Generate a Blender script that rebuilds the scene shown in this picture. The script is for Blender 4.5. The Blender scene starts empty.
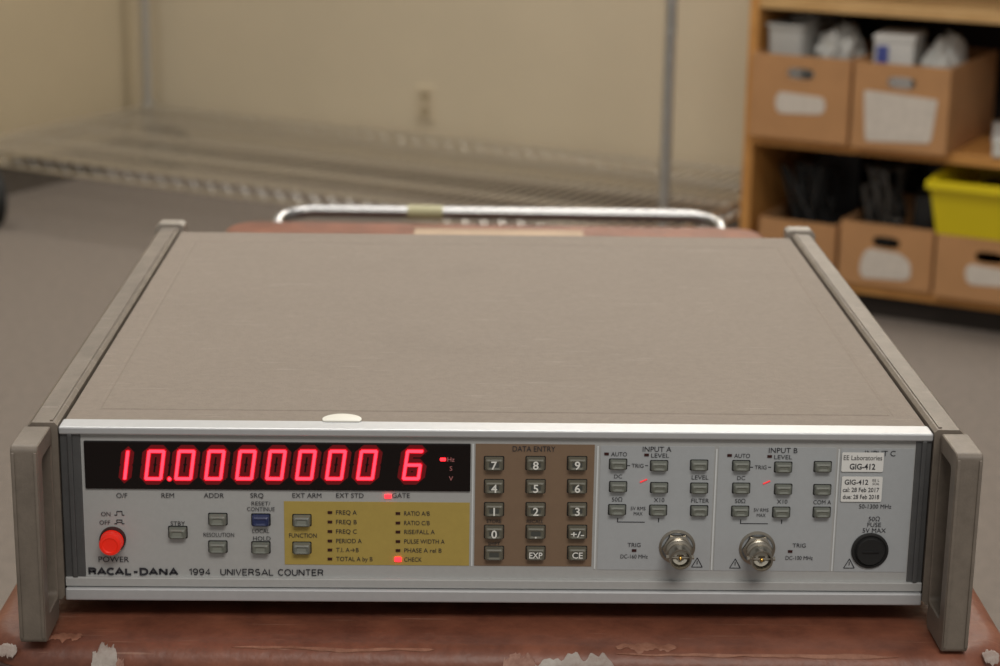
import bpy, bmesh, math, random
from mathutils import Matrix, Vector, noise
random.seed(4)
scn = bpy.context.scene
COL = scn.collection
try:
    scn.view_settings.view_transform = 'Standard'
    scn.view_settings.look = 'None'
except Exception as e:
    print(e)

# ------------------------------------------------------------ camera
CAMP = Vector((-0.022, -0.940, 0.4006))
PITCH = math.radians(15.4); YAW = math.radians(1.35); ROLL = math.radians(0.9)
RM = Matrix.Rotation(-YAW, 3, 'Z') @ Matrix.Rotation(math.pi/2-PITCH, 3, 'X') @ Matrix.Rotation(ROLL, 3, 'Z')
cd = bpy.data.cameras.new('camera'); cam = bpy.data.objects.new('camera', cd); COL.objects.link(cam)
cam.matrix_world = Matrix.Translation(CAMP) @ RM.to_4x4()
cd.sensor_width = 22.3; cd.lens = 44.6; cd.clip_start = 0.02; cd.clip_end = 60
cd.dof.use_dof = True; cd.dof.focus_distance = 0.99; cd.dof.aperture_fstop = 7.4
scn.camera = cam
FLOOR = CAMP.z - 1.0

def pp(px, py, yp=0.003):
    """photo measurement -> (x,z) on the real front panel plane y=yp"""
    d = RM @ Vector(((px-500)/2000, -(py-333)/2000, -1))
    t = (yp-CAMP.y)/d.y
    p = CAMP + d*t
    return p.x, p.z
MX, MZ = 0.000494, 0.000536

# ------------------------------------------------------------ materials
def lin(c):
    return tuple(((v/255)/12.92 if v/255 <= .04045 else ((v/255+.055)/1.055)**2.4) for v in c)+(1,)
MATS = {}
def mat(name, rgb, rough=.5, metal=0, nscale=0, namt=0, bump=0, bscale=None, emit=None, es=0, spec=.5, rgb2=None, coat=0, scratch=0, scol=(190,182,172), blotch=0):
    if name in MATS: return MATS[name]
    m = bpy.data.materials.new(name); m.use_nodes = True
    nt = m.node_tree; b = nt.nodes['Principled BSDF']
    b.inputs['Base Color'].default_value = lin(rgb)
    b.inputs['Roughness'].default_value = rough
    b.inputs['Metallic'].default_value = metal
    b.inputs['Specular IOR Level'].default_value = spec
    b.inputs['Coat Weight'].default_value = coat
    if emit:
        b.inputs['Emission Color'].default_value = (*emit, 1); b.inputs['Emission Strength'].default_value = es
    if namt or bump:
        tc = nt.nodes.new('ShaderNodeTexCoord')
    if namt:
        n = nt.nodes.new('ShaderNodeTexNoise'); n.inputs['Scale'].default_value = nscale; n.inputs['Detail'].default_value = 9
        n.inputs['Roughness'].default_value = .7
        nt.links.new(tc.outputs['Object'], n.inputs['Vector'])
        r = nt.nodes.new('ShaderNodeValToRGB')
        c1 = lin(rgb); c2 = lin(rgb2) if rgb2 else tuple(v*(1-namt) for v in c1[:3])+(1,)
        r.color_ramp.elements[0].position = .35; r.color_ramp.elements[1].position = .65
        r.color_ramp.elements[0].color = c2; r.color_ramp.elements[1].color = c1
        nt.links.new(n.outputs['Fac'], r.inputs['Fac']); out = r.outputs['Color']
        if blotch:
            nb = nt.nodes.new('ShaderNodeTexNoise'); nb.inputs['Scale'].default_value = 11; nb.inputs['Detail'].default_value = 8; nb.inputs['Roughness'].default_value = .75
            nt.links.new(tc.outputs['Object'], nb.inputs['Vector'])
            rb = nt.nodes.new('ShaderNodeMapRange'); rb.inputs['From Min'].default_value = .5; rb.inputs['From Max'].default_value = .7; rb.inputs['To Max'].default_value = blotch
            nt.links.new(nb.outputs['Fac'], rb.inputs['Value'])
            mb = nt.nodes.new('ShaderNodeMixRGB'); mb.inputs['Color2'].default_value = tuple(v*.55 for v in c1[:3])+(1,)
            nt.links.new(rb.outputs['Result'], mb.inputs['Fac']); nt.links.new(out, mb.inputs['Color1']); out = mb.outputs['Color']
        if scratch:
            for k, (rot, sc) in enumerate(((.9,(22,700,1)),(-.7,(14,560,1)),(1.3,(30,900,1)))):
                mp = nt.nodes.new('ShaderNodeMapping'); mp.inputs['Rotation'].default_value = (0,0,rot); mp.inputs['Scale'].default_value = sc
                mp.inputs['Location'].default_value = (k*3.1, k*7.7, 0)
                nt.links.new(tc.outputs['Object'], mp.inputs['Vector'])
                ns = nt.nodes.new('ShaderNodeTexNoise'); ns.inputs['Scale'].default_value = 1; ns.inputs['Detail'].default_value = 1
                nt.links.new(mp.outputs['Vector'], ns.inputs['Vector'])
                rr = nt.nodes.new('ShaderNodeMapRange'); rr.inputs['From Min'].default_value = .74; rr.inputs['From Max'].default_value = .78
                rr.inputs['To Max'].default_value = scratch
                nt.links.new(ns.outputs['Fac'], rr.inputs['Value'])
                mx = nt.nodes.new('ShaderNodeMixRGB'); mx.inputs['Color2'].default_value = lin(scol)
                nt.links.new(rr.outputs['Result'], mx.inputs['Fac']); nt.links.new(out, mx.inputs['Color1']); out = mx.outputs['Color']
        nt.links.new(out, b.inputs['Base Color'])
    if bump:
        n2 = nt.nodes.new('ShaderNodeTexNoise'); n2.inputs['Scale'].default_value = bscale or nscale; n2.inputs['Detail'].default_value = 4
        nt.links.new(tc.outputs['Object'], n2.inputs['Vector'])
        bp = nt.nodes.new('ShaderNodeBump'); bp.inputs['Strength'].default_value = bump; bp.inputs['Distance'].default_value = .001
        nt.links.new(n2.outputs['Fac'], bp.inputs['Height']); nt.links.new(bp.outputs['Normal'], b.inputs['Normal'])
    MATS[name] = m
    return m

M_cover = mat('taupe_vinyl_paint', (140,129,118), .75, 0, 260, .12, .3, 900, scratch=.4, spec=.3, blotch=.16)
M_rail = mat('taupe_cast_paint', (127,117,106), .5, 0, 45, .3, .12, 900, scratch=.7, blotch=.35)
M_railcap = mat('worn_grey_paint', (154,146,136), .5, 0, 60, .25, .1, 700)
M_alu = mat('satin_aluminium', (194,196,198), .45, .4, 200, .05)
M_alud = mat('dark_aluminium', (108,109,110), .42, .6, 80, .15)
M_panel = mat('silver_panel_paint', (181,182,181), .45, .15, 300, .05)
M_panel2 = mat('blue_grey_panel_paint', (177,181,184), .45, .1, 300, .04)
M_gold = mat('mustard_panel_paint', (178,155,80), .5, 0, 200, .06)
M_brown = mat('brown_panel_paint', (130,107,86), .5, 0, 200, .06)
M_black = mat('black_window_plastic', (16,9,10), .14, 0, spec=.5)
M_line = mat('pale_panel_line', (212,216,217), .5)
M_ink = mat('dark_print_ink', (46,46,52), .6)
M_inkw = mat('white_print_ink', (232,232,226), .6)
M_inkg = mat('red_grey_print_ink', (190,120,120), .6)
M_dark = mat('black_plastic', (22,22,23), .45)
M_btn = mat('grey_key_plastic', (112,115,107), .45)
M_btnf = mat('grey_key_face', (130,133,124), .45)
M_key = mat('dark_keypad_plastic', (102,100,88), .45)
M_keyf = mat('dark_keypad_face', (72,74,70), .45)
M_blue = mat('blue_key_plastic', (42,52,92), .4)
M_red = mat('red_button_plastic', (225,32,22), .3, emit=(1,.04,.01), es=.18)  # faint emission added so the plain plastic button looks brighter
M_redd = mat('dark_red_plastic', (60,20,18), .5)
M_ledoff = mat('unlit_led', (58,24,22), .3)
M_ledon = mat('lit_red_led', (255,30,30), .3, emit=(1,.02,.03), es=3.2)
M_leddim = mat('dim_red_led', (200,40,40), .3, emit=(1,.05,.06), es=.6)
M_core = mat('lit_digit_core', (255,20,30), .3, emit=(1,.022,.040), es=4.4)
M_halo = mat('painted_digit_halo', (80,0,6), .3, emit=(1,.0,.014), es=.50)  # dim emission painted around the segments as display glow
M_outer_halo = mat('painted_outer_halo', (30,0,3), .4, emit=(1,.0,.015), es=.10)  # wider, fainter emission painted in for glow spreading over the window
M_chrome = mat('chrome', (160,160,160), .32, 1)
M_nickel = mat('nickel_plate', (172,166,154), .3, 1)
M_diel = mat('white_dielectric', (205,202,190), .5)
M_sticker = mat('white_sticker_paper', (228,228,225), .6)
M_rubber = mat('black_rubber', (25,25,25), .7)

# ------------------------------------------------------------ mesh helpers
def newobj(name, bm, mats, parent=None, smooth=False, **props):
    me = bpy.data.meshes.new(name); 
    bmesh.ops.recalc_face_normals(bm, faces=bm.faces[:])
    bm.to_mesh(me); bm.free()
    for m in mats: me.materials.append(m)
    if smooth:
        for p in me.polygons: p.use_smooth = True
        try: me.set_sharp_from_angle(angle=math.radians(35))
        except Exception: pass
    o = bpy.data.objects.new(name, me); COL.objects.link(o)
    if parent: o.parent = parent
    for k, v in props.items(): o[k] = v
    return o
def empty(name, loc=(0,0,0), rotz=0, parent=None, **props):
    o = bpy.data.objects.new(name, None); o.empty_display_size = .05; COL.objects.link(o)
    o.location = loc; o.rotation_euler = (0,0,rotz)
    if parent: o.parent = parent
    for k, v in props.items(): o[k] = v
    return o
def box(bm, x0,x1,y0,y1,z0,z1, mi=0, bev=0, seg=2):
    vs = [bm.verts.new((x,y,z)) for x in (x0,x1) for y in (y0,y1) for z in (z0,z1)]
    fs = [(0,1,3,2),(4,6,7,5),(0,4,5,1),(2,3,7,6),(0,2,6,4),(1,5,7,3)]
    faces = [bm.faces.new([vs[i] for i in f]) for f in fs]
    for f in faces: f.material_index = mi
    if bev:
        es = list({e for f in faces for e in f.edges})
        r = bmesh.ops.bevel(bm, geom=es, offset=bev, segments=seg, affect='EDGES', profile=.5)
        for f in r['faces']: f.material_index = mi
    return vs
def frame_from(d):
    d = d.normalized(); a = Vector((0,0,1)) if abs(d.z) < .9 else Vector((1,0,0))
    u = d.cross(a).normalized(); v = d.cross(u).normalized()
    return u, v
def cyl(bm, p0, p1, r, seg=12, mi=0, r2=None, caps=True):
    p0 = Vector(p0); p1 = Vector(p1); u, v = frame_from(p1-p0); r2 = r if r2 is None else r2
    a = [bm.verts.new(p0+(u*math.cos(t)+v*math.sin(t))*r) for t in [2*math.pi*i/seg for i in range(seg)]]
    b = [bm.verts.new(p1+(u*math.cos(t)+v*math.sin(t))*r2) for t in [2*math.pi*i/seg for i in range(seg)]]
    for i in range(seg):
        f = bm.faces.new((a[i], a[(i+1)%seg], b[(i+1)%seg], b[i])); f.material_index = mi
    if caps:
        bm.faces.new(a[::-1]).material_index = mi; bm.faces.new(b).material_index = mi
def lathe(bm, prof, o, axis, seg=28):
    """prof: list of (radius, height, mat)"""
    o = Vector(o); ax = Vector(axis).normalized(); u, v = frame_from(ax); prev = None
    for (r, h, mi) in prof:
        c = o+ax*h
        if r < 1e-6: ring = [bm.verts.new(c)]
        else: ring = [bm.verts.new(c+(u*math.cos(2*math.pi*i/seg)+v*math.sin(2*math.pi*i/seg))*r) for i in range(seg)]
        if prev:
            for i in range(seg):
                j = (i+1) % seg
                if len(prev) == 1 and len(ring) == 1: continue
                if len(prev) == 1: f = bm.faces.new((prev[0], ring[i], ring[j]))
                elif len(ring) == 1: f = bm.faces.new((prev[i], prev[j], ring[0]))
                else: f = bm.faces.new((prev[i], prev[j], ring[j], ring[i]))
                f.material_index = mi
        prev = ring
def tube(bm, pts, r, seg=10, mi=0, closed=False):
    pts = [Vector(p) for p in pts]; n = len(pts); rings = []
    up = None
    for i, p in enumerate(pts):
        if closed: d = pts[(i+1)%n]-pts[i-1]
        else: d = pts[min(i+1,n-1)]-pts[max(i-1,0)]
        d.normalize()
        if up is None: u, v = frame_from(d)
        else:
            u = (up - d*up.dot(d)).normalized(); v = d.cross(u).normalized()
        up = u
        rings.append([bm.verts.new(p+(u*math.cos(2*math.pi*k/seg)+v*math.sin(2*math.pi*k/seg))*r) for k in range(seg)])
    for i in range(n if closed else n-1):
        a, b = rings[i], rings[(i+1)%n]
        for k in range(seg):
            bm.faces.new((a[k], a[(k+1)%seg], b[(k+1)%seg], b[k])).material_index = mi
    if not closed:
        bm.faces.new(rings[0][::-1]).material_index = mi; bm.faces.new(rings[-1]).material_index = mi
def rrect(hx, hy, r, n=8, cx=0, cy=0):
    out = []
    for (sx, sy, a0) in ((1,1,0),(-1,1,90),(-1,-1,180),(1,-1,270)):
        for i in range(n+1):
            a = math.radians(a0+90*i/n); out.append((cx+sx*(hx-r)+r*math.cos(a), cy+sy*(hy-r)+r*math.sin(a)))
    return out
def loops(bm, rings, mi=0, cap0=True, cap1=True):
    R = [[bm.verts.new(p) for p in ring] for ring in rings]; n = len(R[0])
    for a, b in zip(R[:-1], R[1:]):
        for i in range(n): bm.faces.new((a[i], a[(i+1)%n], b[(i+1)%n], b[i])).material_index = mi
    if cap0: bm.faces.new(R[0][::-1]).material_index = mi
    if cap1: bm.faces.new(R[-1]).material_index = mi

# ------------------------------------------------------------ extended sans stroke lettering for the maker's line
def arc(cx, cy, rx, ry, a0, a1, n=10):
    return [(cx+rx*math.cos(math.radians(a0+(a1-a0)*i/n)), cy+ry*math.sin(math.radians(a0+(a1-a0)*i/n))) for i in range(n+1)]
GL = {
'A':(.84,[[(0,0),(.42,1),(.84,0)],[(.16,.30),(.68,.30)]]),
'C':(.64,[arc(.38,.5,.38,.5,48,312,18)]),
'D':(.72,[[(0,0),(0,1),(.3,1)]+arc(.3,.5,.42,.5,90,-90,14)+[(0,0)]]),
'E':(.58,[[(.58,1),(0,1),(0,0),(.58,0)],[(0,.52),(.52,.52)]]),
'I':(.0,[[(0,0),(0,1)]]),
'L':(.50,[[(0,1),(0,0),(.54,0)]]),
'N':(.70,[[(0,0),(0,1)],[(0,1),(.70,0)],[(.70,0),(.70,1)]]),
'O':(.80,[arc(.40,.5,.40,.5,0,360,24)]),
'R':(.66,[[(0,0),(0,1),(.38,1)]+arc(.38,.74,.25,.26,90,-90)+[(0,.48)],[(.36,.48),(.52,.38),(.58,.2),(.64,0)]]),
'S':(.62,[arc(.31,.745,.27,.255,30,270,14)+arc(.31,.255,.31,.255,80,-150,14)]),
'T':(.62,[[(0,1),(.62,1)],[(.31,1),(.31,0)]]),
'U':(.66,[[(0,1),(0,.34)]+arc(.33,.33,.33,.33,180,360,12)+[(.66,1)]]),
'V':(.68,[[(0,1),(.34,0),(.68,1)]]),
'1':(.24,[[(0,.78),(.24,1),(.24,0)]]),
'4':(.58,[[(.42,0),(.42,1),(0,.28),(.58,.28)]]),
'9':(.54,[arc(.26,.5,.28,.5,230,360,8)+[(.54,.68)],arc(.27,.69,.27,.31,0,360,18)]),
'-':(.40,[[(0,.42),(.40,.42)]]), ' ':(.26,[]),
}
def stroke_text(bm, s, x, z, y, h, w, mi, th, gap=.26):
    adv = 0; items = []
    for i, ch in enumerate(s):
        if i and (s[i-1]+ch) in ('RA','CA','AC','AL','DA','AN'): adv -= {'RA':.10,'CA':.12,'AC':.12,'AL':.04,'DA':.10,'AN':.04}[s[i-1]+ch]
        gw, st = GL[ch]; items.append((adv, st)); adv += gw+gap+(.06 if s.startswith('RACAL') else 0)
    tot = adv-gap; sx = (w/tot) if w else h*.92
    for a, st in items:
        for pl in st:
            P = [Vector((x+(a+q[0]-tot/2)*sx, z+(q[1]-.5)*h)) for q in pl]
            Q = [P[0]]
            for q in P[1:]:
                if (q-Q[-1]).length > 1e-6: Q.append(q)
            P = Q; n = len(P)
            if n < 2: continue
            closed = (P[0]-P[-1]).length < 1e-5
            lr = []
            for i in range(n):
                d1 = (P[i]-P[i-1]).normalized() if i > 0 else ((P[0]-P[-2]).normalized() if closed else None)
                d2 = (P[i+1]-P[i]).normalized() if i < n-1 else ((P[1]-P[0]).normalized() if closed else None)
                d1 = d1 or d2; d2 = d2 or d1
                n1 = Vector((-d1.y,d1.x)); n2 = Vector((-d2.y,d2.x)); m = n1+n2
                if m.length < .3: m = n1
                m.normalize(); k = min(1/max(m.dot(n1),.35), 1.6)
                lr.append((bm.verts.new((P[i].x+m.x*th*k, y, P[i].y+m.y*th*k)), bm.verts.new((P[i].x-m.x*th*k, y, P[i].y-m.y*th*k))))
            for i in range(n-1):
                f = bm.faces.new((lr[i][0], lr[i+1][0], lr[i+1][1], lr[i][1])); f.material_index = mi
                f.normal_update()
                if f.normal.y > 0: f.normal_flip()
TQ = []; SQ = []
def tw(target, s, x, z, y, h, w=None, mi=0, bold=0):
    c = bpy.data.curves.new('t', 'FONT'); c.body = s; c.size = 1; c.resolution_u = 3; c.offset = bold
    o = bpy.data.objects.new('t', c); COL.objects.link(o)
    TQ.append((target, o, x, z, y, h, w, mi))
def flush_text():
    c = bpy.data.curves.new('t', 'FONT'); c.body = 'H'; c.size = 1
    ho = bpy.data.objects.new('t', c); COL.objects.link(ho)
    bpy.context.view_layer.update()
    dg = bpy.context.evaluated_depsgraph_get()
    me = bpy.data.meshes.new_from_object(ho.evaluated_get(dg))
    cap = max(v.co.y for v in me.vertices)
    names = {}
    for q in TQ: names.setdefault(q[0].name, [q[0], [], []])[1].append(q)
    for q in SQ: names.setdefault(q[0].name, [q[0], [], []])[2].append(q)
    for tgt, qs, ss in names.values():
        bm = bmesh.new(); bm.from_mesh(tgt.data)
        for (_, o, x, z, y, h, w, mi) in qs:
            m = bpy.data.meshes.new_from_object(o.evaluated_get(dg))
            if not len(m.vertices): continue
            xs = [v.co.x for v in m.vertices]; cx = (min(xs)+max(xs))/2; wid = max(xs)-min(xs)
            sz = h/cap; sx = (w/wid) if w else sz
            vs = [bm.verts.new(((v.co.x-cx)*sx+x, y, (v.co.y-cap/2)*sz+z)) for v in m.vertices]
            for p in m.polygons:
                try: f = bm.faces.new([vs[i] for i in p.vertices]); f.material_index = mi; f.normal_update(); 
                except Exception: continue
                if f.normal.y > 0: f.normal_flip()
            bpy.data.meshes.remove(m)
        for (_, s, x, z, y, h, w, mi, th) in ss: stroke_text(bm, s, x, z, y, h, w, mi, th)
        bm.to_mesh(tgt.data); bm.free()
    for q in TQ: bpy.data.objects.remove(q[1])
    bpy.data.objects.remove(ho)

# ============================================================ ROOM
WA = -math.radians(28)-YAW
def cf(r, f):
    return (CAMP.x + r*math.cos(YAW)+f*math.sin(YAW), CAMP.y - r*math.sin(YAW)+f*math.cos(YAW))
CX, CY = cf(-.934, 5.22)
ROT = Matrix.Rotation(WA, 4, 'Z')
def loc2w(x, y, z=0):
    v = ROT @ Vector((x, y, 0)); return (CX+v.x, CY+v.y, FLOOR+z)
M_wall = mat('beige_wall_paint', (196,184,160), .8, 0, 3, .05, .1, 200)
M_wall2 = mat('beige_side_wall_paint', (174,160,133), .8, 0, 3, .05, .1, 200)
M_carpet = mat('grey_carpet', (126,117,109), .95, 0, 60, .26, 1.0, 300)
M_base = mat('vinyl_baseboard', (95,88,80), .6)

bm = bmesh.new(); box(bm, -9, 9, -3, 9, FLOOR-.05, FLOOR); newobj('floor', bm, [M_carpet], kind='structure')
def roomwall(name, x0,x1,y0,y1,z0,z1,m):
    bm = bmesh.new(); box(bm, x0,x1,y0,y1,z0,z1); o = newobj(name, bm, [m], kind='structure')
    o.location = (CX, CY, FLOOR); o.rotation_euler = (0,0,WA); return o
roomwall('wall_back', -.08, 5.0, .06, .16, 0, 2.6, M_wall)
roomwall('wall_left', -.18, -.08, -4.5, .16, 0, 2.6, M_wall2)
roomwall('baseboard_back', -.07, 5.0, .05, .0599, 0, .08, M_base)
roomwall('baseboard_left', -.0799, -.07, -4.5, .0499, 0, .08, M_base)

ox = 0.81
ro = empty('wall_outlet', loc2w(ox, .06, .235), WA, label='small beige duplex power outlet mounted on the painted wall', category='outlet')
bm = bmesh.new(); box(bm, -.026,.026,-.004,0,-.043,.043,0,.002); newobj('cover_plate', bm, [mat('outlet_plastic',(190,177,152),.6)], ro)
for zz in (-.019,.019):
    bm = bmesh.new(); loops(bm, [[(p[0], yy, p[1]+zz) for p in rrect(.012,.013,.006,4)] for yy in (-.0045,-.006)])
    box(bm, -.007,-.0055,-.0065,-.0059,zz-.004,zz+.006,1); box(bm, .0055,.007,-.0065,-.0059,zz-.004,zz+.006,1)
    newobj('socket', bm, [mat('socket_plastic',(170,155,128),.5), mat('socket_slot',(70,60,50),.6)], ro)

# ---------------------------------------------------------- casters
def caster(parent, x, y, ztop, wr, rot=0, wt=.03, off=.033):
    bm = bmesh.new()
    cyl(bm, (0,0,ztop), (0,0,2*wr+.004), .009, 10)
    cyl(bm, (0,0,2*wr+.012), (0,0,2*wr+.002), .024, 14)
    for s in (-1,1):
        vs = [bm.verts.new((px, s*(wt/2+.004)+dy, pz)) for dy in (0, s*.003) for (px,pz) in ((-.022,2*wr+.006),(.022,2*wr+.006),(off+.012,wr-.008),(off-.008,wr-.01))]
        for f in ((0,1,2,3),(7,6,5,4),(0,4,5,1),(1,5,6,2),(2,6,7,3),(3,7,4,0)): bm.faces.new([vs[i] for i in f])
    cyl(bm, (off,-wt/2-.008,wr), (off,wt/2+.008,wr), .005, 8)
    c = newobj('caster', bm, [M_alud], parent); c.location = (x,y,0); c.rotation_euler = (0,0,rot)
    bm = bmesh.new()
    lathe(bm, [(0.006,-wt/2,1),(wr*.4,-wt/2,1),(wr*.42,-wt/2-.001,0),(wr*.93,-wt/2,0),(wr,-wt/4,0),(wr,wt/4,0),(wr*.93,wt/2,0),(wr*.42,wt/2+.001,0),(wr*.4,wt/2,1),(0.006,wt/2,1)], (off,0,wr), (0,1,0), 32)
    newobj('wheel', bm, [M_rubber, M_alud], c, True)

# ---------------------------------------------------------- wire shelving
ws = empty('wire_shelving_unit', loc2w(0,0,0), WA, label='chrome wire shelving unit on black casters in the room corner', category='shelf')
SL, SD, DZ = 1.79, .72, .165
bm = bmesh.new()
for z in (DZ, DZ-.03):
    for (a,b) in (((0,0,z),(SL,0,z)),((0,-SD,z),(SL,-SD,z)),((0,0,z),(0,-SD,z)),((SL,0,z),(SL,-SD,z))):
        cyl(bm, a, b, .0046, 8)
n = 72
for i in range(1, n):
    x = SL*i/n; cyl(bm, (x,0,DZ+.003), (x,-SD,DZ+.003), .0024, 6, caps=False)
for k in range(1, 4):
    y = -SD*k/4; cyl(bm, (0,y,DZ-.003), (SL,y,DZ-.003), .005, 8)
for y in (0,-SD):
    for i in range(40):
        x0 = SL*i/40; x1 = SL*(i+.5)/40; x2 = SL*(i+1)/40
        cyl(bm, (x0,y,DZ), (x1,y,DZ-.03), .0017, 5, caps=False); cyl(bm, (x1,y,DZ-.03), (x2,y,DZ), .0017, 5, caps=False)
for x in (0,SL):
    for i in range(16):
        y0 = -SD*i/16; y1 = -SD*(i+.5)/16; y2 = -SD*(i+1)/16
        cyl(bm, (x,y0,DZ), (x,y1,DZ-.03), .0017, 5, caps=False); cyl(bm, (x,y1,DZ-.03), (x,y2,DZ), .0017, 5, caps=False)
newobj('wire_deck', bm, [mat('zinc_chrome_wire',(222,218,210),.28,.95)], ws, True)
M_post = mat('chrome_post',(188,187,183),.36,.8)
for (x,y) in ((0,0),(SL,0),(0,-SD),(SL,-SD)):
    bm = bmesh.new(); cyl(bm, (x,y,.15), (x,y,1.75), .0108, 16)
    for zz in [.2+.0508*i for i in range(30)]:
        lathe(bm, [(.0108,0,0),(.0113,.001,0),(.0113,.003,0),(.0108,.004,0)], (x,y,zz), (0,0,1), 16)
    cyl(bm, (x,y,DZ-.035), (x,y,DZ+.012), .018, 16)
    newobj('post', bm, [M_post], ws, True)
    if x == 0 and y: caster(ws, x+.085, y-.01, .16, .070, rot=-.5, off=.06)
    else: caster(ws, x, y, .16, .062, rot=.5, off=.045)

# ---------------------------------------------------------- wooden shelving
UX0, UX1, UY0, UY1 = 1.855, 3.05, -.486, -.04
wu = empty('wooden_shelving_unit', loc2w(UX0, UY0, 0), WA, label='low open wooden shelving unit holding cardboard parts bins', category='shelf')
M_wood = mat('honey_pine', (212,156,88), .5, 0, 6, .2, .1, 60, rgb2=(186,130,68))
M_woodl = mat('pale_pine_board', (212,174,120), .5, 0, 6, .2, rgb2=(192,152,98))
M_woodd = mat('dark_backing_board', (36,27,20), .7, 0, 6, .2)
W = UX1-UX0; D = UY1-UY0
for x in (0, W-.02):
    bm = bmesh.new(); box(bm, x, x+.02, 0, D, 0, .95, 0, .002); newobj('side_panel', bm, [M_wood], wu)
for i,z in enumerate((.045, .318, .585, .93)):
    bm = bmesh.new(); box(bm, .02, W-.02, 0.0, D-.01, z, z+.022, 0, .002); newobj('shelf_board', bm, [M_woodl if i > 1 else M_wood], wu)
bm = bmesh.new(); box(bm, .02, W-.02, D-.0099, D, 0, .93); newobj('back_board', bm, [M_woodd], wu)
bm = bmesh.new(); box(bm, .02, W-.02, .02, .035, 0, .0449); newobj('kick_board', bm, [M_woodd], wu)

M_card = mat('brown_cardboard', (190,142,96), .8, 0, 12, .14)
def bin_(x, y, z, w, d, h, lab, label, lw=.11, lh=.045, lz=.4, tilt=0, lr=.008):
    e = empty('storage_bin', loc2w(x+w/2, y, z), WA+tilt, label=label, category='box', group='cardboard parts bins')
    bm = bmesh.new(); t = .004; hc = h-.034
    box(bm, -w/2, w/2, 0, d, 0, t)
    box(bm, -w/2, -w/2+t, 0, d, t, h); box(bm, w/2-t, w/2, 0, d, t, h)
    box(bm, -w/2+t, w/2-t, d-t, d, t, h)
    def outerpt(dx, dz):
        tt = []; X = w/2-t
        if dx > 1e-6: tt.append(X/dx)
        if dx < -1e-6: tt.append(-X/dx)
        if dz > 1e-6: tt.append((h-hc)/dz)
        if dz < -1e-6: tt.append((t-hc)/dz)
        m_ = min(tt); return (dx*m_, hc+dz*m_)
    N = 96; hp = []; op = []
    corner = [math.atan2(s2, s1) for s1, s2 in ((w/2-t, h-hc),(-(w/2-t), h-hc),(-(w/2-t), t-hc),(w/2-t, t-hc))]
    angs = sorted(set([2*math.pi*i/N-math.pi for i in range(N)]+corner))
    for a in angs:
        dx, dz = math.cos(a), math.sin(a)
        op.append(outerpt(dx, dz))
        k = ((abs(dx)/.027)**3+(abs(dz)/.011)**3)**(-1/3); hp.append((dx*k, hc+dz*k))
    A = [[bm.verts.new((p[0], yy, p[1])) for p in pts] for yy in (0, t) for pts in (op, hp)]
    n = len(angs)
    for i in range(n):
        j = (i+1) % n
        bm.faces.new((A[0][i],A[0][j],A[1][j],A[1][i])); bm.faces.new((A[2][i],A[3][i],A[3][j],A[2][j]))
        bm.faces.new((A[1][i],A[1][j],A[3][j],A[3][i])); bm.faces.new((A[0][i],A[2][i],A[2][j],A[0][j]))
    newobj('bin_body', bm, [M_card], e)
    if lab:
        bm = bmesh.new(); ph = random.random()*6
        base = rrect(lw/2, lh/2, lr, 5)
        pts = [(px*(1+.06*math.sin(3*math.atan2(pz,px)+ph)), pz*(1+.12*math.sin(5*math.atan2(pz,px)+ph))+lz) for px,pz in base]
        loops(bm, [[(p[0], yy, p[1]) for p in pts] for yy in (-.0002,-.0012)])
        newobj('paper_label', bm, [mat('bin_label_paper',(216,207,196),.7,0,60,.18)], e)
    return e
bin_(1.878, -.52, .341, .20, .33, .162, 1, 'brown cardboard parts bin with a small white label', .10, .038, .070, lr=.015)
bin_(2.088, -.53, .341, .185, .33, .162, 1, 'brown cardboard parts bin with a large white label and papers', .135, .09, .062)
bin_(2.070, -.50, .068, .185, .33, .122, 1, 'brown cardboard parts bin with a ragged white label', .10, .056, .042, lr=.022)
bin_(2.265, -.515, .068, .205, .33, .120, 1, 'brown cardboard parts bin with a white label under a yellow bin', .09, .036, .050, lr=.015)
bin_(1.895, -.48, .068, .16, .33, .105, 0, 'plain brown cardboard parts bin on the lowest shelf')
bin_(2.52, -.50, .068, .2, .33, .13, 1, 'brown cardboard parts bin on the lowest shelf')
yb = empty('storage_bin', loc2w(2.38, -.525, .1885), WA, label='bright yellow plastic stacking bin resting on a cardboard bin', category='box')
bm = bmesh.new()
w_, d_, h_ = .13, .3, .118
R = [[(-w_+.012,.012,0),(w_-.012,.012,0),(w_-.012,d_-.01,0),(-w_+.012,d_-.01,0)],
     [(-w_,-.015,h_*.86),(w_,-.015,h_*.86),(w_,d_,h_),(-w_,d_,h_)],
     [(-w_-.004,-.025,h_*.86-.01),(w_+.004,-.025,h_*.86-.01),(w_+.004,d_+.004,h_-.01),(-w_-.004,d_+.004,h_-.01)],
     [(-w_-.004,-.025,h_*.86+.004),(w_+.004,-.025,h_*.86+.004),(w_+.004,d_+.004,h_+.004),(-w_-.004,d_+.004,h_+.004)],
     [(-w_+.004,-.008,h_*.86+.004),(w_-.004,-.008,h_*.86+.004),(w_-.004,d_-.004,h_+.004),(-w_+.004,d_-.004,h_+.004)],
     [(-w_+.016,.016,.005),(w_-.016,.016,.005),(w_-.016,d_-.014,.005),(-w_+.016,d_-.014,.005)]]
loops(bm, R); newobj('bin_body', bm, [mat('yellow_plastic',(222,202,24),.4)], yb)

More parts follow.
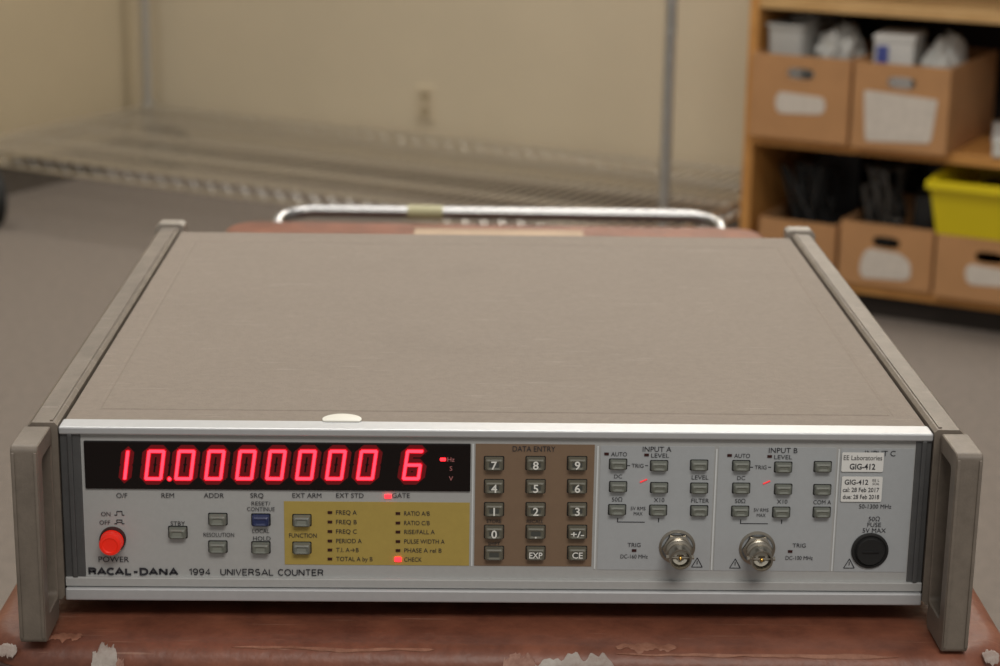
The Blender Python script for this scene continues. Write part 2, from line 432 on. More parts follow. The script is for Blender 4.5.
def thing(name, x, y, z, rot, label, cat):
    return empty(name, loc2w(x,y,z), WA+rot, label=label, category=cat)
M_whitep = mat('white_plastic', (190,190,186), .3)
M_paper = mat('white_card', (208,207,203), .7)
def carton(name, x,y,z,w,d,h,rot,m,label,band=None):
    e = thing(name, x,y,z,rot,label,'box')
    bm = bmesh.new(); box(bm, -w/2,w/2,-d/2,d/2,0,h-.012,0,.002); newobj('box_body', bm, [m], e)
    bm = bmesh.new(); box(bm, -w/2-.002,w/2+.002,-d/2-.002,d/2+.002,h-.0119,h,0,.002); newobj('lid', bm, [m], e)
    if band:
        bm = bmesh.new(); box(bm, -w/2+.006,-w/2+.028,-d/2-.0045,-d/2-.0022,.03,h*.9); newobj('printed_band', bm, [band], e)
    return e
def bag(x,y,z,rx,ry,h,label,seed):
    e = thing('plastic_bag', x,y,z,0,label,'bag'); bm = bmesh.new()
    bmesh.ops.create_icosphere(bm, subdivisions=5, radius=1)
    for v in bm.verts:
        c = v.co.copy(); n_ = noise.noise(c*2.1+Vector((seed,0,0)))*.32+abs(noise.noise(c*5+Vector((0,seed,0))))*.3
        k = 1+max(c.z,0)*.12
        v.co = Vector((c.x*rx*k*(1+n_), c.y*ry*k*(1+n_), (c.z*.5+.5)*h*(1+n_*.3 if c.z > 0 else 1)))
        v.co.x = max(min(v.co.x, rx*1.1), -rx*1.1); v.co.z = min(max(v.co.z, 0), h+.01*noise.noise(c*4))
    newobj('bag_body', bm, [M_whitep], e, True)
    bm = bmesh.new(); lathe(bm, [(.004,0,0),(.007,.004,0),(.005,.008,0),(.014,.016,0),(.010,.015,0),(.003,.010,0)], (0,0,h*.96), (.4,.1,1), 14); newobj('knot', bm, [M_whitep], e, True)
e = thing('plastic_tray', 1.925,-.36,.3455,0,'translucent white plastic tray standing in a cardboard bin','tray')
hh = .205
bm = bmesh.new()
loops(bm, [[(p[0],p[1],z) for p in rrect(a,b,.010,4)] for a,b,z in ((.032,.10,0),(.036,.115,hh),(.039,.12,hh),(.039,.12,hh+.005),(.034,.113,hh+.005),(.029,.098,.01))]); newobj('tray_body', bm, [M_whitep], e, True)
bm = bmesh.new(); box(bm, -.028,.028,-.002,.002,.012,hh+.012); newobj('divider', bm, [M_whitep], e)
bag(2.018,-.40,.3455,.044,.07,.205,'crumpled white plastic bag stuffed in a cardboard bin',1.3)
carton('carton', 2.140,-.42,.3457,.075,.12,.205,.10,M_paper,'white carton with blue print standing in a cardboard bin',band=mat('blue_print',(70,80,150),.6))
bag(2.228,-.40,.3455,.034,.08,.20,'crumpled white plastic bag stuffed in a cardboard bin',7.9)
carton('carton', 2.40,-.38,.341,.15,.2,.035,.25,M_paper,'flat white carton lying on the wooden shelf')
carton('carton', 2.62,-.30,.341,.2,.2,.12,.1,mat('grey_card',(120,112,104),.7),'grey carton on the wooden shelf')
M_cable = mat('grey_cable_jacket', (60,57,54), .5)
def tangle(x,y,z,rx,ry,label,h,seed,m=None):
    e = thing('tangled_cable', x,y,z,0,label,'cable'); bm = bmesh.new(); pts = []
    for i in range(420):
        t_ = i*.085; v = noise.noise_vector(Vector((t_, seed, 0)))*1.9
        pts.append((max(-rx,min(rx,v.x*rx)), max(-ry,min(ry,v.y*ry)), max(.006, min(h, h*(.5+.75*v.z)))))
    sm = [pts[0]]+[tuple(sum(pts[j][k] for j in (i-1,i,i+1))/3 for k in range(3)) for i in range(1,len(pts)-1)]+[pts[-1]]
    tube(bm, sm, .0046, 7); newobj('cable', bm, [m or M_rubber], e, True)
    bm = bmesh.new(); q = Vector(sm[-1]); lathe(bm, [(0,0,0),(.008,0,0),(.008,.02,0),(.005,.026,0),(0,.026,0)], q, (.3,.2,1), 12); newobj('plug', bm, [M_dark], e, True)
tangle(1.975,-.38,.0725,.060,.07,'black cable heaped untidily in a cardboard bin',.20,2.2)
tangle(2.130,-.39,.0725,.044,.06,'grey cable heaped untidily in a cardboard bin',.21,5.7,M_cable)
tangle(2.44,-.36,.194,.048,.07,'black cable heaped untidily in the yellow bin',.10,9.1)
def adapter(x,y,z,w,d,h,rot,label):
    e = thing('power_adapter', x,y,z,rot,label,'power adapter')
    bm = bmesh.new(); box(bm, -w/2,w/2,-d/2,d/2,0,h,0,.008,3); newobj('adapter_body', bm, [M_dark], e, True)
    bm = bmesh.new(); tube(bm, [(w/2-.002,0,h*.9),(w/2+.008,.01,h*.95),(w/2+.006,.02,h+.006),(0,.01,h+.012),(-w/2,.0,h+.003)], .003, 6); newobj('cord', bm, [M_rubber], e, True)
adapter(2.215,-.40,.0725,.045,.08,.17,0,'black power adapter with cord standing in a bin')
adapter(2.335,-.38,.194,.05,.09,.075,-.1,'black power adapter with cord in the yellow bin')
adapter(2.20,-.27,.0725,.06,.06,.21,0,'black power adapter with cord standing in a bin')
adapter(1.98,-.24,.0725,.10,.06,.21,0,'black power adapter with cord standing in a bin')

# ============================================================ CART
TZ = -.012
cart = empty('equipment_cart', (.006,.4,FLOOR), math.radians(-.9), label='rolling cart with worn reddish-brown vinyl top and chrome handle', category='cart')
def L(p): return (p[0], p[1]-.4, p[2]-FLOOR)
M_vinyl = mat('worn_brown_vinyl', (140,86,65), .45, 0, 30, .35, .6, 120, rgb2=(103,61,47), scratch=.3, scol=(190,152,130))
M_tape = mat('torn_silver_tape', (182,174,166), .55, 0, 40, .3, .4, 120, rgb2=(132,108,98))
M_tear = mat('torn_pink_backing', (178,140,124), .7, 0, 90, .3, .5, 120, rgb2=(134,94,80))
M_scuff = mat('bare_worn_edge', (164,116,94), .6, 0, 90, .4, .5, 120, rgb2=(126,80,60))
hx, y0, y1 = .260, -.034, .962
cy = (y0+y1)/2; hy = (y1-y0)/2; er = .012
bm = bmesh.new(); rings = []
for k in range(7):
    a = math.radians(90*k/6)
    rings.append((er-er*math.sin(a), TZ-er+er*math.cos(a)))
prof = rings + [(0, TZ-.045), (.004, TZ-.05)]
RR = [[L((p[0]+.002, p[1], z)) for p in rrect(hx-i, hy-i, .035-min(i,.025), 8, 0, cy)] for (i, z) in prof]
loops(bm, RR[::-1]); cart_top = newobj('vinyl_top', bm, [M_vinyl], cart, True)
bm = bmesh.new(); tube(bm, [L((p[0]+.002,p[1],TZ-.0135)) for p in rrect(hx+.0002, hy+.0002, .035, 8, 0, cy)], .0018, 8, closed=True); newobj('edge_piping', bm, [mat('dark_brown_piping',(64,38,30),.5)], cart, True)
def edgepoint(s):
    if s <= 0: return (y0+er - s, TZ)
    ar = er*math.pi/2
    if s < ar:
        a = s/er; return (y0+er-er*math.sin(a), TZ-er+er*math.cos(a))
    return (y0, TZ-er-(s-ar))
def patch(name, xc, wd, s0, s1, m, th=.0006, jag=.15, label=None, nx=48):
    """irregular torn piece lying flat on the rounded front edge"""
    bm = bmesh.new(); ns = 14; G = []; seed = random.random()*50
    sc = (s0+s1)/2; H_ = (s1-s0)/2
    for i in range(nx+1):
        v = 2*i/nx-1; hw_ = math.sqrt(max(0,1-v*v))**.6
        up_ = hw_*(1+jag*2.2*noise.noise(Vector((v*2.2,seed,0)))+jag*1.2*noise.noise(Vector((v*6,seed,3))))
        dn_ = hw_*(1+jag*2.2*noise.noise(Vector((v*2.2,seed,9)))+jag*1.2*noise.noise(Vector((v*6,seed,12))))
        a0 = sc-H_*max(up_,.02); a1 = sc+H_*max(dn_,.02); row = []
        for j in range(ns+1):
            s = a0+(a1-a0)*j/ns; y, z = edgepoint(s)
            if s <= 0: ny, nz = 0, 1
            elif s >= er*math.pi/2: ny, nz = -1, 0
            else: ny, nz = -math.sin(s/er), math.cos(s/er)
            edge = min(j, ns-j)/3
            k = th*min(1, .35+edge)
            d0 = TZ-.0135-z
            if s > .012: k = max(k, .0026*max(0, 1-abs(d0)/.0045))
            row.append(bm.verts.new(L((xc+v*wd/2+.0008*noise.noise(Vector((j*.8,seed,i*.3))), y+ny*k, z+nz*k))))
        G.append(row)
    for i in range(nx):
        for j in range(ns): bm.faces.new((G[i][j],G[i+1][j],G[i+1][j+1],G[i][j+1]))
    o = newobj(name, bm, [m], cart, True)
    if label: o['label'] = label
patch('torn_tape', .038, .046, .008, .036, M_tape, .0005, .3, 'torn silver tape patch')
patch('torn_tape', .012, .016, .008, .024, M_tear, .0008, .35, 'torn pinkish vinyl backing')
patch('torn_tape', -.192, .012, .006, .024, M_tape, .0005, .35, 'torn silver tape patch')
patch('torn_tape', -.183, .008, .014, .030, M_tear, .0008, .35, 'torn pinkish vinyl backing')
patch('torn_tape', -.240, .009, .006, .013, M_tape, .0005, .35, 'small torn silver tape patch')
patch('torn_tape', .246, .008, .002, .010, M_tape, .0005, .35, 'small torn silver tape patch')
patch('worn_scuff', .13, .14, .0065, .0085, M_scuff, .0004, .8)
patch('worn_scuff', -.08, .10, .0055, .0075, M_scuff, .0004, .8)
patch('worn_scuff', .075, .03, .000, .006, M_scuff, .0004, .6)
patch('worn_scuff', -.215, .02, -.004, .003, M_scuff, .0004, .6)
bm = bmesh.new(); box(bm, *(lambda a,b: (a[0],b[0],a[1],b[1],a[2],b[2]))(L((-.075,.885,TZ+.0002)), L((.085,.925,TZ+.0012))))
newobj('masking_tape', bm, [mat('cream_tape',(184,160,134),.7,0,30,.2)], cart)
bm = bmesh.new(); hw = .216; pts = []
yb_ = 1.0; zb = TZ+.001
pts.append((-hw-.004, .93, zb-.022)); pts.append((-hw, .955, zb-.010))
for i in range(9):
    a = math.radians(180-90*i/8); pts.append((-hw+.03+.03*math.cos(a), yb_-.03+.03*math.sin(a), zb-.005*(1-i/8)))
for i in range(9):
    a = math.radians(90-90*i/8); pts.append((hw-.03+.03*math.cos(a), yb_-.03+.03*math.sin(a), zb-.005*(i/8)))
pts += [(hw, .955, zb-.010), (hw+.004, .93, zb-.022)]
tube(bm, [L((p[0]+.006,p[1],p[2])) for p in pts], .0064, 14); newobj('push_handle', bm, [M_chrome], cart, True)
bm = bmesh.new(); cyl(bm, L((-.085,yb_,zb)), L((-.05,yb_,zb)), .0070, 14); newobj('handle_tape', bm, [mat('yellowed_tape',(176,172,134),.5)], cart, True)
bm = bmesh.new(); box(bm, *(lambda a,b: (a[0],b[0],a[1],b[1],a[2],b[2]))(L((-.24,0.0,-.49)), L((.24,.92,-.47))),0,.004); newobj('lower_shelf', bm, [M_vinyl], cart)
for sx in (-.235,.235):
    for yy in (.01,.90):
        bm = bmesh.new(); cyl(bm, L((sx,yy,TZ-.05)), L((sx,yy,FLOOR+.1)), .0125, 14); newobj('leg', bm, [M_chrome], cart, True)
        caster(cart, sx, yy-.4, .11, .045, 1.2, .025)

# ============================================================ INSTRUMENT
HT = .0916
ins = empty('frequency_counter', (0,0,0), 0, label='silver-fronted bench frequency counter with red digits, resting on a brown cart', category='test instrument')
XL, XR = -.2165, .2165
bm = bmesh.new(); box(bm, XL+.001, XR-.001, .016, .443, .002, HT-.002); newobj('chassis', bm, [M_rail], ins)
bm = bmesh.new()
def rc(x0,x1,y0_,y1_,z): return [(x0,y0_,z),(x1,y0_,z),(x1,y1_,z),(x0,y1_,z)]
zc = HT-.0006
loops(bm, [rc(XL+.0005,XR-.0005,.0135,.445,HT-.0019), rc(XL+.0005,XR-.0005,.0135,.445,zc-.0006), rc(XL+.001,XR-.001,.014,.4445,zc),
           rc(-.203,.203,.030,.415,zc), rc(-.2022,.2022,.0308,.4142,zc-.0003), rc(-.2014,.2014,.0316,.4134,zc-.0003), rc(-.2006,.2006,.0324,.4126,zc+.0001)])
newobj('top_cover', bm, [M_cover], ins, label='taupe painted metal lid with embossed rectangle')
d = RM @ Vector(((342-500)/2000, -(420-333)/2000, -1)); t = (HT-CAMP.z)/d.z; p = CAMP+d*t
bm = bmesh.new(); e_ = lambda z,k: [(p.x+.0098*k*math.cos(a), max(p.y+.0085*k*math.sin(a), p.y-.0035), z) for a in [2*math.pi*i/48 for i in range(48)]]
loops(bm, [e_(HT+.0001,1), e_(HT+.0006,1), e_(HT+.0008,.94)]); newobj('pale_oval', bm, [mat('cream_oval',(228,226,216),.5)], ins, True)  # flat cream oval at the front edge of the lid

px0 = pp(83,500)[0]; px1 = pp(912,500)[0]; pz0 = .0118; pz1 = .0876
bm = bmesh.new()
box(bm, XL, XR, 0, .0134, pz1, HT, 0, .0008)
newobj('bezel_top', bm, [M_alu], ins)
bm = bmesh.new()
box(bm, XL, XR, .0008, .012, .0070, pz0, 1, .0005)
box(bm, XL, XR, -.0008, .012, .0, .0066, 0, .0009)
newobj('bezel_bottom', bm, [M_alu, M_panel], ins)
for (a,b) in ((XL, px0), (px1, XR)):
    bm = bmesh.new(); box(bm, a, b, .002, .012, pz0, pz1, 0, .0005)
    c_ = (a+b)/2; box(bm, c_-.0012, c_+.0012, .0005, .0025, pz0, pz1, 0, .0004)
    newobj('bezel_side', bm, [M_alud], ins)

mats = [M_panel, M_panel2, M_gold, M_brown, M_line, M_ink, M_ledoff, M_inkw, M_black]
bm = bmesh.new(); FY = .003
box(bm, px0, px1, FY, .010, pz0, pz1, 0)
def area(x0,y0_,x1,y1_, mi, th=.0003):
    ax, az = pp((x0+x1)/2, (y0_+y1_)/2); w = (x1-x0)*MX; h = (y1_-y0_)*MZ
    box(bm, ax-w/2, ax+w/2, FY-th, FY+.001, az-h/2, az+h/2, mi)
area(283,502,471,565, 2)
area(474,445,594,566, 3)
area(598,447,713,570, 1)
area(715,448,834,571, 1)
area(836.5,449,911,572, 1)
area(713.2,450,714.8,570, 4, .0005); area(834.6,450,836,571, 4, .0005); area(595.4,447,597,569, 4, .0005)
area(471.6,445,473.2,566, 4, .0005)
def line(x0,y0_,x1,y1_, mi=5, th=.00045): area(x0,y0_,x1,y1_,mi,th)
TY = FY-.0007
def led(x,y): area(x-2.3,y-1.2,x+2.3,y+1.2,6,.0008)
fl = [('FREQ A',512),('FREQ B',521.5),('FREQ C',531),('PERIOD A',540.5),('T.I. A\u2192B',549.5),('TOTAL A by B',558.5)]
fr = [('RATIO A/B',513),('RATIO C/B',522.5),('RISE/FALL A',531.5),('PULSE WIDTH A',541),('PHASE A rel B',550),('CHECK',559)]
for s,y in fl: led(330,y)
for s,y in fr[:-1]: led(398,y)
for x,y in ((606.5,453.5),(729.5,455),(646.5,454.5),(769.5,456),(634,550),(790,551)): led(x,y)
for dx,dy in ((0,0),(123,1.6)):
    line(627+dx,465+dy,630+dx,465.8+dy); line(645+dx,465+dy,648+dx,465.8+dy)
    line(617+dx,517.8+dy,618+dx,522+dy); line(617+dx,521.4+dy,645+dx,522.2+dy)
    line(658+dx,517.8+dy,659+dx,522+dy)
def tri(x,y,s,mi):
    cx,cz = pp(x,y); hw_ = s*MX; hh = s*MZ*.85
    pts = [(cx-hw_,cz-hh),(cx+hw_,cz-hh),(cx,cz+hh)]
    for i in range(3):
        a,b = pts[i], pts[(i+1)%3]; cyl(bm, (a[0],TY+.0001,a[1]), (b[0],TY+.0001,b[1]), .0002, 4, mi)
    cyl(bm, (cx,TY+.0001,cz-hh*.4), (cx,TY+.0001,cz+hh*.35), .0002, 4, mi)
for x,y in ((697,562),(735,563),(849,563)): tri(x,y,5.5,5)
for x,y,dn in ((119.5,513.2,0),(119.5,521.8,1)):
    line(x-5,y+1.4,x-2.6,y+2.0); line(x+2.6,y+1.4,x+5,y+2.0); line(x-2.9,y-1.9,x-2.3,y+2.0); line(x+2.3,y-1.9,x+2.9,y+2.0)
    line(x-2.9,y-2.3,x+2.9,y-1.7)
    if dn: line(x-2.3,y+.1,x+2.3,y+.6)
front = newobj('front_panel', bm, mats, ins)

def T(s, x, y, h, w=None, mi=5, bold=0, tgt=None, yp=None):
    X, Z = pp(x, y); tw(tgt or front, s, X, Z, TY if yp is None else yp, h*MZ, w*MX if w else None, mi, bold)
def TS(s, x, y, h, w, th):
    X, Z = pp(x, y); SQ.append((front, s, X, Z, TY, h*MZ, w*MX, 5, h*MZ*th))
TS('RACAL-DANA',134,571.0,5.8,90,.175)
TS('1994',200,571.3,5.8,21,.085); TS('UNIVERSAL COUNTER',272,571.8,5.8,104,.085)
for s,x in (('O/F',122),('REM',168),('ADDR',214),('SRQ',257),('EXT ARM',307),('EXT STD',350),('GATE',401)): T(s,x,495,4.6,None)
T('ON',106,513.5,4.0); T('OFF',105,522,4.0); T('POWER',114,558.8,5.4,31)
T('STBY',178,523,4.2); T('RESOLUTION',219,534.3,4,31); T('RESET/',261,503,3.9,19); T('CONTINUE',261,508.6,3.9,28)
T('LOCAL',261,530.6,3.8,17); T('HOLD',262,538,4.2)
T('FUNCTION',303,535,4.2,28)
for s,y in fl:
    w = {'FREQ A':21,'FREQ B':21,'FREQ C':21,'PERIOD A':26,'TOTAL A by B':37}.get(s,23); T(s,336+w/2,y,4.2,w)
for s,y in fr:
    w = {'RATIO A/B':26,'RATIO C/B':26,'RISE/FALL A':31,'PULSE WIDTH A':41,'PHASE A rel B':38,'CHECK':18}[s]; T(s,404+w/2,y,4.2,w)
T('DATA ENTRY',534,448.5,5.2,43)
T('STORE',494,520.8,3.2,15); T('RECALL',535,521.0,3.2,17); T('SHIFT',494,543,3.0,12)
T('INPUT A',657,448.8,5,29); T('INPUT B',783,450,5,29); T('INPUT C',880,453.0,5.2,31)
for dx,dy in ((0,0),(123,1.6)):
    T('AUTO',619+dx,453.8+dy,4,16); T('LEVEL',660+dx,455.1+dy,4,18); T('TRIG',637.5+dx,465.3+dy,3.8,12)
    T('DC',618+dx,476+dy,3.8); T('50\u03a9',617+dx,499+dy,4)
    T('X10',659+dx,499.6+dy,4)
    T('5V RMS',638+dx,508+dy,3.4,15); T('MAX',638+dx,513.2+dy,3.4,9)
T('LEVEL',700,477,4,17); T('FILTER',700,500.2,4,18); T('COM A',822,501.8,4,18)
T('TRIG',634,544.5,4); T('DC-160 MHz',634,556,3.9,28)
T('TRIG',799,545,4); T('DC-100 MHz',799,557.5,3.9,28)
T('50-1300 MHz',875,506,4.1,33)
T('50\u03a9',874,518.5,4.3); T('FUSE',874,524.3,4.3); T('5V MAX',874,530,4.3)

bm = bmesh.new()
x0 = pp(85,469)[0]; x1 = pp(470.5,469)[0]; z1 = pp(278,442)[1]; z0 = pp(278,489.5)[1]
box(bm, x0, x1, FY-.0012, FY+.0005, z0, z1, 0, .0004)
disp = newobj('display_window', bm, [M_black, M_inkg], ins, label='glossy black display window')
DY = FY-.0012
for s,y in (('Hz',458.5),('S',467.5),('V',477.5)): T(s,451,y,4.2,None,1,0,disp,DY-.0003)
SEG = {'0':'abcdef','1':'bc','6':'acdefg'}
def digit(cx, cy_, ch):
    bm = bmesh.new(); X, Z = pp(cx, cy_, DY); h = 13.4*MZ; sl = .14; hw_ = 7.4*MX
    def seg(p, q, th, y, mi, g, sq=1.0):
        p = Vector(p); q = Vector(q); d_ = (q-p).normalized(); n_ = Vector((-d_.y, d_.x)); p = p+d_*g; q = q-d_*g
        pts = [p, p+d_*th*sq+n_*th, q-d_*th*sq+n_*th, q, q-d_*th*sq-n_*th, p+d_*th*sq-n_*th]
        loops(bm, [[(X+v.x+v.y*sl, yy, Z+v.y) for v in pts] for yy in (y, y-.0002)], mi)
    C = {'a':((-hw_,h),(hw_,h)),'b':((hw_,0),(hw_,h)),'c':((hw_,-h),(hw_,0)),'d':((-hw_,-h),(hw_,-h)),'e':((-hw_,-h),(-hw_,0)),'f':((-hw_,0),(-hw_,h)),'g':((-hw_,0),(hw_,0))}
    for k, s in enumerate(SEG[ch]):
        seg(*C[s], .0032, DY+.0001-.00001*k, 2, -.0026)  # broad segment carries the painted outer glow, not a part of the display
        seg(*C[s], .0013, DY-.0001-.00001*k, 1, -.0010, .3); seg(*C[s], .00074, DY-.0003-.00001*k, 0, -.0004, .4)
    newobj('display_digit', bm, [M_core, M_halo, M_outer_halo], disp)
for cx_, ch in zip((119,155,185,215,246,276,306,336,367,413), '1000000006'): digit(cx_, 464.8, ch)
bm = bmesh.new(); X, Z = pp(169.5,478.8, DY)
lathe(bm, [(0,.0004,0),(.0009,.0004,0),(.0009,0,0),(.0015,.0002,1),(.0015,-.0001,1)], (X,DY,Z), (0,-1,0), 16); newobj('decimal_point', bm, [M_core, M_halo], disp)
def lit(x,y,w=7,h=3,yp=FY-.0003):
    bm = bmesh.new(); X,Z = pp(x,y); box(bm, X-w*MX/2,X+w*MX/2, yp-.0008, yp+.0002, Z-h*MZ/2, Z+h*MZ/2, 0, .0003)
    newobj('indicator_light', bm, [M_ledon], ins, label='lit red indicator light')
lit(443,458.5,6,3,DY); lit(388,496,7,3.4); lit(398,559,7,4.5)
for (xa,ya,xb,yb2) in ((640,482,647,479),(763,483.6,770,480.6)):
    bm = bmesh.new(); a = pp(xa,ya); b = pp(xb,yb2); cyl(bm, (a[0],FY-.0005,a[1]), (b[0],FY-.0005,b[1]), .0004, 8)
    newobj('indicator_light', bm, [M_leddim], ins, label='thin slanted dim red trigger indicator')

def button(x, y, m, mf, name='push_button', w=18, h=10.6, dep=.0042, label=None):
    bm = bmesh.new(); X, Z = pp(x, y-1.2, FY); hw_ = w*MX/2; hh = h*MZ/2
    loops(bm, [[(X+p[0], yy, Z+p[1]) for p in rrect(hw_+.0004, hh+.0004, .0006, 2)] for yy in (FY+.0001, FY-.0004)], 2)
    loops(bm, [[(X+p[0], FY-.0003, Z+p[1]) for p in rrect(hw_, hh, .0007, 3)],
               [(X+p[0], FY-dep+.0006, Z+p[1]) for p in rrect(hw_-.0004, hh-.0004, .0008, 3)],
               [(X+p[0], FY-dep, Z+p[1]) for p in rrect(hw_-.0011, hh-.0011, .0008, 3)],
               [(X+p[0], FY-dep+.0004, Z+p[1]) for p in rrect(hw_-.0022, hh-.0020, .0006, 3)]], 0)
    for f in bm.faces:
        if abs(f.calc_center_median().y-(FY-dep+.0004)) < 1e-5 or len(f.verts) > 6 and f.calc_center_median().y < FY-dep+.001: f.material_index = 1
    o = newobj(name, bm, [m, mf, M_dark, M_inkw], ins)
    if label: o['label'] = label
    return o, X, Z, FY-dep+.0003
for x,y in ((178,533),(218,520),(218,547.5),(261,548.3)): button(x,y,M_btn,M_btnf)
button(261,520.6,M_blue,M_blue,label='dark blue push button')
for x,y in ((302,521),(302,548.5)): button(x,y,M_btn,M_btnf)
A_b = [(618,465),(659,466.5),(699,466),(618,487.5),(659,488.5),(699,489),(617,510.5),(658,511),(699,511.5)]
B_b = [(741,466.5),(783,468),(822.5,467.5),(741,489),(783,490),(822,490.5),(740,512),(781,513),(821.5,513)]
for (x,y) in A_b+B_b: button(x,y,M_btn,M_btnf,w=17,h=9.4,dep=.0038)
rows = [(464,'789'),(487,'456'),(510,'123'),(532.5,('0','.','+/-')),(553.5,('','EXP','CE'))]
for y, r in rows:
    for x, s in zip((494,535.5,577), r):
        o, X, Z, Y = button(x,y,M_key,M_keyf,'keypad_key',w=19,h=12.4)
        if s: tw(o, s, X, Z, Y-.0005, (7.6 if len(s)<2 else 5.8)*MZ, (13.5 if len(s) > 2 else None) and 13.5*MX, 3, .018)

bm = bmesh.new(); X, Z = pp(113,538.8)
lathe(bm, [(0.0066,0,1),(.0066,.002,1),(.0061,.003,1),(.0058,.003,1),(.0056,.0025,0),(.0056,.0085,0),(.0051,.0094,0),(.0040,.0096,0),(.0034,.0090,0),(0,.0088,0)], (X,FY,Z), (0,-1,0), 32)
newobj('power_button', bm, [M_red, M_redd], ins, True, label='round bright red power button')

def bnc(x, y):
    X, Z = pp(x, y); bm = bmesh.new()
    lathe(bm, [(.0092,0,0),(.0092,.0009,0),(.0080,.0012,0),(.0080,.0013,0)], (X,FY,Z), (0,-1,0), 32)
    lathe(bm, [(.0078,.0012,0),(.0078,.0036,0),(.0062,.0042,0)], (X,FY,Z), (0,-1,0), 6)
    lathe(bm, [(.0062,.0036,0),(.0062,.006,0),(.0055,.0064,0),(.0055,.0085,0),(.0066,.0088,0),(.0066,.0098,0),(.0056,.0102,0),(.0056,.0175,0),(.0053,.0180,0),(.0046,.0180,0),(.0046,.0125,0),(.0040,.0125,0)], (X,FY,Z), (0,-1,0), 32)
    cyl(bm, (X-.0069,FY-.0145,Z), (X+.0069,FY-.0145,Z), .0011, 10)
    o = newobj('coaxial_connector', bm, [M_nickel], ins, True, label='nickel-plated round coaxial input connector')
    bm = bmesh.new(); lathe(bm, [(.0041,.010,0),(.0038,.0150,0),(.0022,.0153,0),(.0020,.0140,0),(0,.0140,0)], (X,FY,Z), (0,-1,0), 24); newobj('insulator', bm, [M_diel], o, True)
    bm = bmesh.new(); lathe(bm, [(.0009,.0135,0),(.0009,.0168,0),(.0004,.0172,0),(0,.0166,0)], (X,FY,Z), (0,-1,0), 12); newobj('centre_pin', bm, [mat('brass_pin',(190,150,80),.25,1)], o, True)
bnc(677,546.5); bnc(757,548)
bm = bmesh.new(); X, Z = pp(869.5,550)
F_ = 1.12
lathe(bm, [(.0084*F_,-.0005,1),(.0084*F_,.0012,1),(.0078*F_,.0016,0),(.0074*F_,.0016,0),(.0070*F_,.0010,0),(.0066*F_,.0010,0),(.0064*F_,.0024,0),(.0060*F_,.0030,0),(.0,.0026,0)], (X,FY-.0002,Z), (0,-1,0), 36)
box(bm, X-.0042,X+.0042, FY-.0034,FY-.0028, Z-.0006,Z+.0006, 1, .0001)
newobj('fuse_cap', bm, [M_rubber, M_dark], ins, True, label='round black plastic fuse cap')

def sticker(x0_,y0_,x1_,y1_, lines, y):
    ax, az = pp((x0_+x1_)/2,(y0_+y1_)/2); w = (x1_-x0_)*MX; h = (y1_-y0_)*MZ
    bm = bmesh.new(); loops(bm, [[(ax+p[0], yy, az+p[1]) for p in rrect(w/2,h/2,.0007,3)] for yy in (FY-.0009, y)], 0)
    o = newobj('calibration_sticker', bm, [M_sticker, M_ink], ins, label='white calibration sticker with black print')
    for s, lx, ly, hh, ww, bo in lines:
        X, Z = pp(lx, ly); tw(o, s, X, Z, y-.0002, hh*MZ, ww*MX, 1, bo)
sticker(841,452,883.5,471,[('EE Laboratories',862.5,457,4.6,39,.0),('GIG-412',862,465.8,5.4,26,.02)], FY-.0011)
sticker(840.5,476,882,501,[('GIG-412',856,481.3,4.8,24,.015),('cal: 28 Feb 2017',860.5,489,4.2,37,.01),('due: 28 Feb 2018',860.5,496,4.2,37,.01),('EE L',875.5,479.5,2.3,7,.0),('SCAL',875.5,483,2.3,7,.0)], FY-.0011)

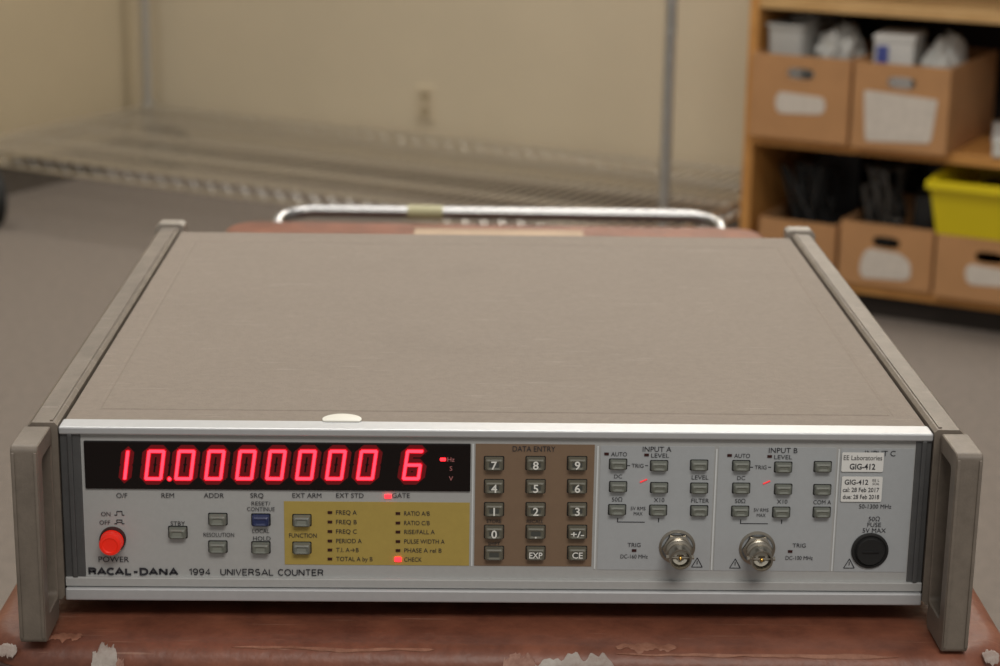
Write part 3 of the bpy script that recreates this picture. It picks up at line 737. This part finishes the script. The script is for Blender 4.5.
# side rails, handles, feet
for s in (-1, 1):
    a, b = (.2170, .2325)
    bm = bmesh.new()
    prof = [(a,.002),(a,HT+.0005),(a+.0015,HT+.0020),(b-.003,HT+.0020),(b,HT-.001),(b,.07),(b-.003,.066),(b-.003,.03),(b,.026),(b,.002),(b-.002,.0),(a+.002,.0)]
    loops(bm, [[(s*x, yy, z) for x,z in prof] for yy in (.0005,.4475)])
    box(bm, min(s*(a+.0025),s*(a+.0040)), max(s*(a+.0025),s*(a+.0040)), .003, .447, HT+.0015, HT+.0027)
    newobj('side_rail', bm, [M_rail], ins)
    bm = bmesh.new()
    prof2 = [(a-.003,-.002),(a-.003,HT+.0030),(a,HT+.0045),(b-.001,HT+.0045),(b+.002,HT+.001),(b+.002,-.002)]
    loops(bm, [[(s*x, yy, z) for x,z in prof2] for yy in (.4475,.4495,.462)])
    bmesh.ops.bevel(bm, geom=bm.edges[:], offset=.0006, segments=1, affect='EDGES')
    newobj('rear_corner_cap', bm, [M_railcap], ins)
    bm = bmesh.new(); bx0, bx1 = .2200, .2330
    zlo = -.0090 if s < 0 else -.0112
    zm = (.0925+zlo)/2; zh = (.0925-zlo)/2
    outer = rrect(.0168, zh, .0030, 6, -.0168, zm); inner = rrect(.0115, .0400, .003, 6, -.0125, .0430)
    def shp(pts, x, k=0): 
        cyy = sum(p_[0] for p_ in pts)/len(pts); czz = sum(p_[1] for p_ in pts)/len(pts)
        return [(s*x, p_[0]-(k if p_[0] > cyy else -k), p_[1]-(k if p_[1] > czz else -k)) for p_ in pts]
    R = [shp(outer,bx0+.0005,0), shp(outer,bx1-.0006,0), shp(outer,bx1,.0006), shp(inner,bx1,-.0006), shp(inner,bx1-.0007,0), shp(inner,bx0+.0007,0), shp(inner,bx0,-.0006), shp(outer,bx0,.0005)]
    V = [[bm.verts.new(q) for q in r] for r in R]; n = len(V[0])
    for i in range(len(V)):
        A_, B_ = V[i], V[(i+1)%len(V)]
        for k in range(n): bm.faces.new((A_[k],A_[(k+1)%n],B_[(k+1)%n],B_[k]))
    loops(bm, [shp(inner,bx1-.0035,0), shp(inner,bx1-.0015,0)])
    for xa in (bx0+.0004, bx1-.0020):
        x1_, x2_ = sorted((s*xa, s*(xa+.0016))); box(bm, x1_, x2_, -.0345, -.0330, zlo+.003, .0895, 0, .0004)
    newobj('handle', bm, [M_rail], ins, True)
for x in (-.17,.17):
    for y in (.05,.39):
        bm = bmesh.new(); lathe(bm, [(0,0,0),(.012,0,0),(.012,-.003,0),(.009,-.0138,0),(0,-.0138,0)], (x,y,.0019), (0,0,1), 20); newobj('foot', bm, [M_rubber], ins, True)

flush_text()

# ============================================================ LIGHTS
w = bpy.data.worlds.new('world'); scn.world = w; w.use_nodes = True
bg = w.node_tree.nodes['Background']; bg.inputs['Color'].default_value = (1,.955,.90,1); bg.inputs['Strength'].default_value = .30
def area_light(name, loc, sx, sy, power, col=(1,.95,.88), target=None):
    l = bpy.data.lights.new(name, 'AREA'); l.shape = 'RECTANGLE'; l.size = sx; l.size_y = sy; l.energy = power; l.color = col
    o = bpy.data.objects.new(name, l); COL.objects.link(o); o.location = loc
    if target: 
        o.rotation_euler = (Vector(target)-Vector(loc)).to_track_quat('-Z','Y').to_euler()
area_light('ceiling_and_fill_light', (0,1.0,2.0), 1.2,.6, 29)
area_light('ceiling_and_fill_light', (.6,3.2,2.0), 1.2,.6, 48)
area_light('ceiling_and_fill_light', (-1.6,3.0,2.0), 1.2,.6, 21)
area_light('ceiling_and_fill_light', (.3,-1.8,2.0), 1.2,.6, 31, target=(0,0,0))  # added fill light out of view, tilted at the instrument front
